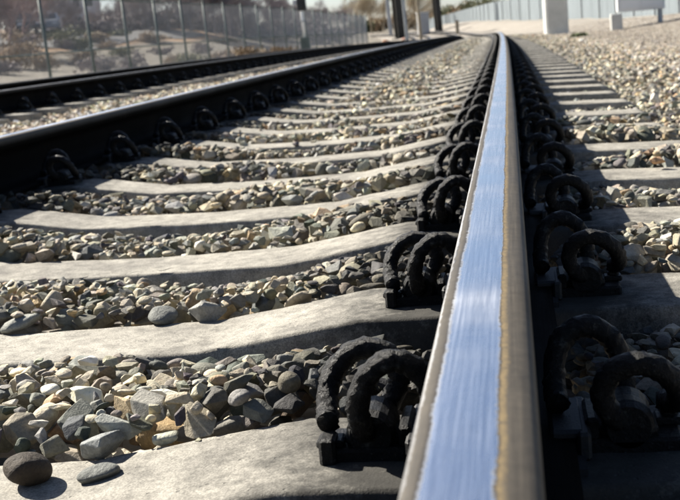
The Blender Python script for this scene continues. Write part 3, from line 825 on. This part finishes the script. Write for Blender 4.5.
for (p0, p1, h0, h1) in pans:
    d = (p1 - p0); L = Vector((d.x, d.y, 0)).length; u = Vector((d.x, d.y, 0)).normalized(); nn = Vector((-u.y, u.x, 0))
    mb = MB(); ns = max(8, int(L / .22))
    for k in range(ns):
        t0, t1 = k / ns, (k + .975) / ns
        q0 = p0 + d * t0 - base; q1 = p0 + d * t1 - base; hh = h0 + (h1 - h0) * t0 + random.uniform(-.02, .02)
        off = nn * random.uniform(-.01, .01)
        v = []
        for q in (q0 + off, q1 + off):
            for s_ in (-.012, .012):
                for zz in (-.4, hh): v.append(q + nn * s_ + Vector((0, 0, zz)))
        mb.add(v, [(0, 1, 3, 2), (4, 6, 7, 5), (0, 4, 5, 1), (2, 3, 7, 6), (0, 2, 6, 4), (1, 5, 7, 3)])
    mb.build('slat_panel', M['slat'], bfence)
    MB().tube([p0 - base - Vector((0, 0, .3)) - nn * .06, p0 - base + Vector((0, 0, h0 + .08)) - nn * .06], .05, 8).build('post', M['galv'], bfence)

# ------------------------------------------------------------------ masts, cabinets, signal
def base_z(X, y): return float(level(X - ax(y), y) + az(y))
# tall pale concrete mast on the right
p = foot(556.5, 33.5); t = empty('concrete_mast', (p.x, p.y, base_z(p.x, p.y) - .05), .10); t.scale = (23 / F_PX * p.y / .43,) * 2 + (1.5,); print('mast', p.y)
tag(t, 'pale square concrete mast rising from the gravel right of the rail curve', 'mast')
MB().box(-.20, .20, -.20, .20, -.3, 7.0, .035).build('shaft', M['mastconc'], t)
MB().box(-.27, .27, -.27, .27, -.3, .03, .02).build('footing', M['mastconc'], t)
# white cabinet raised over a pale pedestal
p = foot(611, 30); cz = base_z(p.x, p.y) - .04
t = empty('signal_cabinet', (p.x + .10, p.y, cz), -.05)
t.scale = (p.y / 21.5 * 1.03,) * 3; print('wcab', p.y)
tag(t, 'white metal cabinet raised on a pale concrete foot at the top right', 'cabinet')
MB().box(-.06, .13, -.12, .30, -.3, .29, .012).build('pedestal', M['mastconc'], t)
MB().box(.74, .80, .28, .34, -.3, .33, .0).build('leg', M['galv'], t)
MB().box(.74, .80, -.02, .04, -.3, .33, .0).build('leg', M['galv'], t)
bx = MB().box(.06, .84, -.05, .62, .31, 1.75, .012).build('cabinet_body', M['whitepaint'], t)
MB().box(.02, .88, -.09, .66, 1.752, 1.80, .01).build('lid', M['whitepaint'], t)
MB().box(.10, .445, -.066, -.052, .36, 1.70).build('door', M['whitepaint'], t)
d2 = MB().box(.455, .80, -.066, -.052, .36, 1.70).build('door', M['whitepaint'], t)
MB().box(.475, .49, -.085, -.067, .95, 1.15).build('handle', M['galv'], d2)
MB().box(.06, .09, -.075, -.052, .31, 1.75).build('corner_trim', M['whitepaint'], t)
# two dark steel masts and the grey cabinet between the tracks
def hbeam(name, px, py, yy, w_, d_, h_, label, mt, rz=0, tw=.03, lean=0, group=None):
    p = foot(px, py); z = p.z - .1; kk = w_ / F_PX * float((np.array(p) - CAM) @ FWD) / 1.2; w_ = kk; d_ = kk * 1.1; tw = kk * .12; print(name, p.y, kk)
    t = empty(name, (p.x, p.y, z), rz); tag(t, label, 'mast', group); t.rotation_euler = (0, lean, rz)
    mb = MB(); mb.box(-w_ / 2, w_ / 2, -d_ / 2, -d_ / 2 + tw, 0, h_); mb.box(-w_ / 2, w_ / 2, d_ / 2 - tw, d_ / 2, 0, h_); mb.box(-tw / 2, tw / 2, -d_ / 2 + tw, d_ / 2 - tw, 0, h_)
    mb.build('column', mt, t)
    MB().box(-w_ * .8, w_ * .8, -d_ * .8, d_ * .8, -.3, .14, .01).build('base_plate', M['mastconc'] if mt is not M['darksteel'] else M['darksteel'], t)
    return t
t = hbeam('steel_mast', 400.5, 38, 34, 9.5, 0, 10, 'nearer dark steel mast standing between the two tracks', M['darksteel'], .5, lean=-.03, group='dark masts between the tracks')
t = hbeam('steel_mast', 439, 31, 46, 7, 0, 10, 'farther dark steel mast right of the small grey cabinet', M['darksteel'], .5, lean=-.03, group='dark masts between the tracks')
MB().box(.22, .42, -.05, -.02, 1.30, 2.1, .0).build('sign_plate', M['whitepaint'], t)
t = hbeam('steel_mast', 391, 36, 52, 4, 0, 10, 'thin light-grey mast directly behind the nearer dark one', M['greypaint'], .2, lean=-.03)
p = foot(424, 34.5); t = empty('trackside_cabinet', (p.x, p.y, p.z - .05), .15); t.scale = (12 / F_PX * p.y / .56,) * 3; print('cab', p.y)
tag(t, 'small grey trackside cabinet between the two dark masts', 'cabinet')
MB().box(-.26, .26, -.2, .2, .0, .98, .015).build('cabinet_body', M['greypaint'], t)
MB().box(-.29, .29, -.23, .23, .982, 1.03, .01).build('lid', M['whitepaint'], t)
dd = MB().box(-.22, .22, -.215, -.202, .08, .92).build('door', M['greypaint'], t); MB().box(.14, .17, -.235, -.216, .45, .6).build('handle', M['galv'], dd)
for (px, yy, hh, lab) in ((407, 60, 4, 'slim grey pole between the nearer dark mast and the cabinet'), (421, 62, 5, 'slim tan pole showing just behind the small grey cabinet')):
    p = at(px, 34, yy); t = empty('pole', (p.x, p.y, base_z(p.x, p.y) - .2)); tag(t, lab, 'pole', 'slim poles behind the cabinet')
    t.rotation_euler = (0, -.03, 0)
    MB().tube([(0, 0, 0), (0, 0, hh)], .08, 10).build('shaft', M['galv'] if px < 415 else M['barktan'], t)
    MB().tube([(0, 0, 0), (0, 0, .35)], .14, 10).build('footing', M['mastconc'], t)
# orange / brown debris lying between the tracks
mb = None
lone(386, 41.5, 8, -.6, (.45, .22, .12), 'orange-brown lump lying at the foot of the nearer dark mast', .5)
lone(404, 39.5, 9, -.6, (.24, .12, .09), 'reddish lump lying right of the nearer dark mast foot', .5)
# marker post
p = at(457.5, 30.5, 72); t = empty('marker_post', (p.x, p.y, p.z - .2)); tag(t, 'short tan marker post where the rails reach the curve', 'post')
MB().box(-.10, .10, -.08, .08, 0, .78, .01).build('stake', M['barktan'], t)
MB().box(-.115, .115, -.09, .09, .78, .84, .01).build('cap', M['mastconc'], t)
# dwarf signal
p = at(306, 47, 45); t = empty('signal_post', (p.x, p.y, p.z - .25)); tag(t, 'slim railway signal with dark head and green base box in front of the fence', 'signal')
t.rotation_euler = (0, -.03, 0)
MB().box(-.17, .17, -.15, .15, 0, .62, .01).build('base_box', M['postgreen'], t)
MB().tube([(0, 0, .62), (0, 0, 2.0)], .055, 12).build('pole', M['whitepaint'], t, True)
hd = MB().box(-.13, .20, -.10, .10, 1.62, 2.4, .02).build('signal_head', M['black'], t)
for zz in (1.82, 2.17):
    MB().tube([(.035, -.10, zz), (.035, -.20, zz)], .09, 14).build('hood', M['black'], hd)
MB().box(-.30, -.14, -.06, .06, 1.85, 2.05, .01).build('junction_box', M['greypaint'], t)
MB().tube([(0, -.0, 1.2), (0, 0, 1.26)], .09, 12).build('bracket', M['galv'], t)

# ------------------------------------------------------------------ vegetation
def bare_tree(loc, h, m, label, cat='tree', group=None, seed=0, spread=.55, levels=5, trunkr=None, droop=0, tw=2.0, name='bare_tree'):
    r_ = random.Random(seed); t = empty(name, loc); tag(t, label, cat, group)
    tr = MB(); cr = MB(); R = trunkr or h * .015
    def grow(p, d, L, rad, lev):
        n = 3; pts = [p]; q = p.copy(); dd = d.copy()
        for i in range(n):
            dd = (dd + Vector((r_.gauss(0, .13), r_.gauss(0, .13), r_.gauss(.03, .06)))).normalized()
            q = q + dd * (L / n); pts.append(q.copy())
        rr = [rad * (1 - .45 * i / n) for i in range(n + 1)]
        (tr if lev == 0 else cr).tube(pts, rr, 7 if lev == 0 else (4 if lev < 3 else 3), cap=False)
        if lev >= levels: return
        k = r_.choice([2, 3, 3]) if lev else r_.choice([4, 5, 6])
        for j in range(k):
            f = r_.uniform(.35, 1.0) if j else 1.0
            i = min(int(f * n), n - 1); s = pts[i].lerp(pts[i + 1], f * n - i)
            ang = r_.uniform(.25, .85) * spread * 1.4; az_ = r_.uniform(0, 6.28)
            o1 = dd.orthogonal().normalized(); o2 = dd.cross(o1)
            nd = (dd * math.cos(ang) + (o1 * math.cos(az_) + o2 * math.sin(az_)) * math.sin(ang) + Vector((0, 0, .12 - droop))).normalized()
            grow(s, nd, L * r_.uniform(.55, .82), max(rad * .55 * (1 - .2 * f), .006 * tw), lev + 1)
    grow(Vector((0, 0, -.2)), Vector((r_.gauss(0, .05), r_.gauss(0, .05), 1)).normalized(), h * .34, R, 0)
    tr.build('trunk', m, t, True)
    q_ = np.random.default_rng(seed); CV = np.array(cr.v)[:: 3]; nn = 2600
    P = CV[q_.integers(len(CV), size=nn)] + q_.normal(size=(nn, 3)) * h * .035
    P[:, 2] = np.abs(P[:, 2])
    a_ = q_.normal(size=(nn, 3)) + np.array([0, 0, .6]); a_ /= np.linalg.norm(a_, axis=1)[:, None]; b_ = np.cross(a_, q_.normal(size=(nn, 3))); b_ /= np.linalg.norm(b_, axis=1)[:, None]
    l_ = q_.uniform(.15, .55, (nn, 1)) * h / 7; w2 = .011 * tw / 2
    TV = np.stack([P - b_ * w2, P + b_ * w2, P + a_ * l_ + b_ * w2 * .5, P + a_ * l_ - b_ * w2 * .5], 1).reshape(-1, 3); b0 = len(cr.v)
    cr.add(TV.tolist(), (np.arange(4 * nn).reshape(nn, 4)).tolist())
    cr.build('crown', m, t, True)
    return t
def leaf_crown(loc, rx, ry, rz_, n, leaf, m, label, cat, group=None, seed=0, trunk=True, name='bush', cz_=None):
    q = np.random.default_rng(seed); t = empty(name, loc); tag(t, label, cat, group)
    nc = 26; cen = q.normal(size=(nc, 3)); cen /= np.linalg.norm(cen, axis=1)[:, None]; cen *= q.uniform(.25, .9, (nc, 1))
    cen *= np.array([rx, ry, rz_]); cen[:, 2] += cz_ if cz_ is not None else rz_ * .9
    k = q.integers(nc, size=n); P = cen[k] + q.normal(size=(n, 3)) * np.array([rx, ry, rz_]) * .17
    P[:, 2] = np.maximum(P[:, 2], .02)
    a_ = q.normal(size=(n, 3)); a_ /= np.linalg.norm(a_, axis=1)[:, None]; b_ = np.cross(a_, q.normal(size=(n, 3))); b_ /= np.linalg.norm(b_, axis=1)[:, None]
    s_ = leaf * q.uniform(.5, 1.3, (n, 1))
    V = np.stack([P - a_ * s_, P + b_ * s_ * .5, P + a_ * s_, P - b_ * s_ * .5], 1).reshape(-1, 3)
    me = np_mesh('foliage', V, np.arange(4 * n).reshape(n, 4), False)
    tt = np.repeat(np.clip(q.uniform(0, 1, nc)[k] * .7 + q.uniform(0, .4, n), 0, 1), 4)
    at_ = me.attributes.new('tint', 'FLOAT', 'POINT'); at_.data.foreach_set('value', tt.astype(np.float32))
    link('foliage', me, m, t)
    mb = MB()
    for i in range(6 if trunk else 3):
        c = cen[i]; mb.tube([(0, 0, -.15), (c[0] * .4, c[1] * .4, c[2] * .5), tuple(c)], [.05 * rz_ / 2 + .01, .03 * rz_ / 2 + .006, .008], 5)
    mb.build('stems', M['bark'], t)
    return t
def ez(X, y): return emb_z(X, y) if X < -14.6 else base_z(X, y)
def place(px, yy): 
    v = ray(px, 30); X = CAM[0] + v[0] * yy / v[1]; return X, yy, ez(X, yy)
# hazy bare wood on the embankment
desc = ['rough grey leafless tree', 'mauve-grey leafless tree', 'thin bare tree']
i = 0
TR = [(-15, 62, 5, 1), (5, 60, 6, 1), (20, 66, 6, 1), (-2, 90, 8, 1), (14, 100, 8, 1), (28, 88, 7, 1), (40, 120, 8, 0), (50, 125, 7, 0), (60, 118, 5, 0), (80, 125, 4.5, 0), (95, 128, 3.8, 0), (108, 128, 4.2, 0), (118, 120, 4.5, 0), (128, 112, 5, 0), (136, 118, 5.5, 0), (150, 104, 5.5, 0), (164, 120, 7, 0), (191, 106, 7, 0), (202, 128, 8, 0), (215, 108, 6.5, 0), (229, 114, 7, 0), (241, 120, 6, 0), (254, 124, 6, 0), (268, 130, 5.5, 0), (283, 140, 5.2, 0), (304, 160, 5.5, 0), (325, 170, 5, 0), (345, 185, 5.5, 0), (142, 108, 6.2, 0), (158, 116, 7, 0), (170, 104, 7, 0), (184, 112, 8, 0),
      (196, 120, 7.5, 0), (208, 110, 7, 0), (222, 125, 7.5, 0), (236, 118, 7, 0), (247, 132, 6.5, 0), (262, 128, 5.5, 0), (275, 140, 5.5, 0), (290, 150, 5.5, 0),
      (318, 170, 5.5, 0), (334, 175, 5.5, 0), (-60, 80, 7, 1), (-120, 90, 8, 0), (150, 135, 8, 0), (178, 138, 9, 0), (205, 140, 9, 0), (230, 150, 8.5, 0)]
for (px, yy, h, kd) in TR:
    X, Y_, Z_ = place(px, yy)
    if kd: lab = 'reddish bare thicket tree at the far left behind the fence' 
    elif px < 130: lab = 'low bare tree behind the parked cars on the embankment'
    elif px < 250: lab = 'one of the mauve-grey leafless trees massed on the embankment behind the fence'
    else: lab = 'pale bare tree seen over the far end of the chain-link fence'
    bare_tree((X, Y_, Z_ - .1), h, M['barkred'] if kd else M['bark'], lab, 'tree', 'bare trees behind the fence', seed=100 + i, levels=5, tw=2.6 if yy > 90 else 1.8, spread=.75)
    i += 1
# pale tan trunks left and right of the masts
for j, (px, yy, h) in enumerate([(352, 215, 8), (362, 205, 9), (372, 230, 10), (382, 240, 9), (408, 260, 11), (416, 235, 10), (428, 250, 10), (600, 400, 8)]):
    X, Y_, Z_ = place(px, yy)
    bare_tree((X, Y_, -1.6), h, M['barktan'], 'tan leafless tree in the row behind the masts' if px < 500 else 'bare tree far behind the right part of the slatted fence', 'tree', 'bare trees behind the masts', seed=300 + j, levels=5, tw=3.5, spread=.55)
for j, (px, yy, rx, hh, mt) in enumerate([(346, 232, 2.6, 3.0, 'dry'), (360, 245, 3.0, 4.2, 'olive'), (378, 255, 3.0, 4.6, 'dry'), (403, 300, 5, 5.5, 'dry'), (424, 310, 5, 6, 'dry'), (441, 322, 4.5, 6.5, 'olive'),
                                      (452, 300, 4.5, 6.5, 'olive'), (464, 290, 4, 6.5, 'dry'), (476, 285, 5, 7, 'olive'), (492, 270, 5, 7, 'olive'), (508, 260, 4, 6, 'dry')]):
    X, Y_, Z_ = place(px, yy)
    lab = ('olive-green tree' if mt == 'olive' else 'straw-brown tree') + (' behind the slatted fence near the marker post' if px > 432 else ' beyond the masts at the end of the chain-link fence')
    leaf_crown((X, Y_, -1.9), rx, rx, hh / 2, 2600, .30, M[mt], lab, 'tree', 'leafy trees in the background', seed=40 + j, name='leafy_tree')
# shrubs on the embankment
for j, (px, yy, rx, hh, mt, lab) in enumerate([(66, 70, 1.5, 1.5, 'olive', 'dark round shrub right of the parked cars behind the fence'), (78, 72, 1.2, 1.0, 'olive', 'low dark shrub beside the dark round one'),
                                           (96, 80, 1.0, .9, 'dry', 'small yellowish shrub on the embankment slope'), (22, 66, 1.6, .8, 'dry', 'low straw-coloured shrub below the left car'),
                                           (8, 52, 1.8, 1.6, 'dry', 'reddish-brown shrub at the far left behind the fence'), (118, 90, 1.2, .7, 'olive', 'flat olive shrub on the slope crest'),
                                           (150, 84, 1.6, .5, 'dry', 'straw clump on the slope in the middle of the fence'), (222, 100, 1.4, .6, 'dry', 'straw clump below the leafless trees')]):
    X, Y_, Z_ = place(px, yy)
    leaf_crown((X, Y_, Z_ - .05), rx, rx, hh / 2, 1500, .09, M[mt], lab, 'shrub', 'shrubs on the embankment', seed=70 + j, name='shrub')
for j in range(22):
    px = -4 + j * 13.6; yy = 44 + (j * 29 % 40); kd = ['mauve', 'dry', 'mauve', 'dry', 'olive'][j % 5]
    X, Y_, Z_ = place(px, yy)
    leaf_crown((X, Y_, Z_ - .08), .9, .9, .34 + .06 * (j % 4), 900, .07, M[kd], {'olive': 'low olive scrub clump', 'dry': 'low straw-brown scrub clump', 'mauve': 'low grey-brown scrub clump'}[kd] + ' on the slope behind the chain-link fence', 'shrub', 'scrub on the slope', seed=700 + j, name='shrub')
for j, (px, yy, rx, hh) in enumerate([(-6, 92, 4.2, 8.5), (10, 98, 3.6, 7.5), (24, 104, 3.0, 6.0)]):
    X, Y_, Z_ = place(px, yy)
    leaf_crown((X, Y_, Z_ - .2), rx, rx * .8, hh / 2, 5200, .16, M['redtwig'], 'reddish leafless thicket filling the far left corner behind the fence', 'thicket', 'reddish thickets at the far left', seed=880 + j, name='thicket')
for j in range(16):
    px = 96 + j * 15.5; yy = 96 + (j * 37 % 23) + j * 2.0
    X, Y_, Z_ = place(px, yy); q7 = 1.0 + (j * 53 % 10) * .06
    leaf_crown((X, Y_, Z_ - .1), 2.6 * q7, 2.2, .85 * q7, 2600, .16, M['mauve'], 'mauve-brown leafless thicket growing under the bare trees behind the fence', 'thicket', 'thickets under the bare trees', seed=500 + j, name='thicket')
# grass tuft at the foot of the concrete mast
p = foot(579, 36.5)
leaf_crown((p.x, p.y, base_z(p.x, p.y) - .05), .24, .16, .06, 420, .03, M['green'], 'dark green grass tuft at the right foot of the concrete mast', 'grass tuft', seed=90, trunk=False, name='grass_tuft')

# ------------------------------------------------------------------ parked cars and the far building
def car(px, yy, rz, paint, label):
    X, Y_, Z_ = place(px, yy); t = empty('parked_car', (X, Y_, Z_ + .04), rz); tag(t, label, 'car', 'cars parked on the road')
    L, Wd = 4.3, 1.75; prof = [(-2.15, .35), (-2.12, .75), (-1.95, .88), (-1.2, .95), (-.62, 1.38), (.75, 1.42), (1.45, .98), (2.0, .93), (2.14, .7), (2.15, .35)]
    V = []; Fq = []
    for s_ in (-1, 1):
        for (x, z) in prof:
            V.append((x, s_ * (Wd / 2 - (.17 if z > 1.0 else 0)), z))
    n = len(prof)
    for k in range(n): Fq.append((k, (k + 1) % n, n + (k + 1) % n, n + k))
    Fq += [tuple(range(n - 1, -1, -1)), tuple(range(n, 2 * n))]
    MB().add(V, Fq).build('body', paint, t)
    for s_ in (-1, 1):
        MB().add([(-1.05, s_ * .80, 1.0), (1.25, s_ * .80, 1.0), (.68, s_ * .722, 1.34), (-.58, s_ * .722, 1.34)], [(0, 1, 2, 3)]).build('side_window', M['glass'], t)
    MB().add([(-1.22, -.72, .975), (-1.22, .72, .975), (-.68, .66, 1.36), (-.68, -.66, 1.36)], [(0, 1, 2, 3)]).build('windscreen', M['glass'], t)
    for x in (-1.35, 1.35):
        for s_ in (-1, 1):
            wl = MB().tube([(x, s_ * .72, .33), (x, s_ * .90, .33)], .33, 18).build('wheel', M['black'], t)
            MB().tube([(x, s_ * .89, .33), (x, s_ * .91, .33)], .2, 12).build('rim', M['galv'], wl)
    for s_ in (-1, 1): MB().box(-2.17, -2.12, s_ * .62 - .16, s_ * .62 + .16, .58, .72).build('headlight', M['whitepaint'], t)
car(32, 80, 1.9, M['cardark'], 'dark parked car on the embankment road, left of the second fence post')
car(48, 84, 1.9, M['carred'], 'grey-green parked car right behind the second fence post')
X, Y_, Z_ = place(72, 190)
t = empty('office_building', (X, Y_, Z_), .35); tag(t, 'pale blue-white building on the skyline behind the left fence posts', 'building')
MB().box(-4, 5, -5, 5, -1, 9.5).build('wall', M['wallpaint'], t)
MB().box(-4.4, 5.4, -5.4, 5.4, 9.5, 9.9).build('roof', M['roofing'], t)
for kx in range(4):
    for kz in range(3):
        wf = MB().box(-3.5 + kx * 2.05, -2.2 + kx * 2.05, -5.06, -5.01, 1.2 + kz * 3, 3.0 + kz * 3).build('window', M['whitepaint'], t)
        MB().box(-3.4 + kx * 2.05, -2.3 + kx * 2.05, -5.09, -5.065, 1.3 + kz * 3, 2.9 + kz * 3).build('pane', M['glass'], wf)
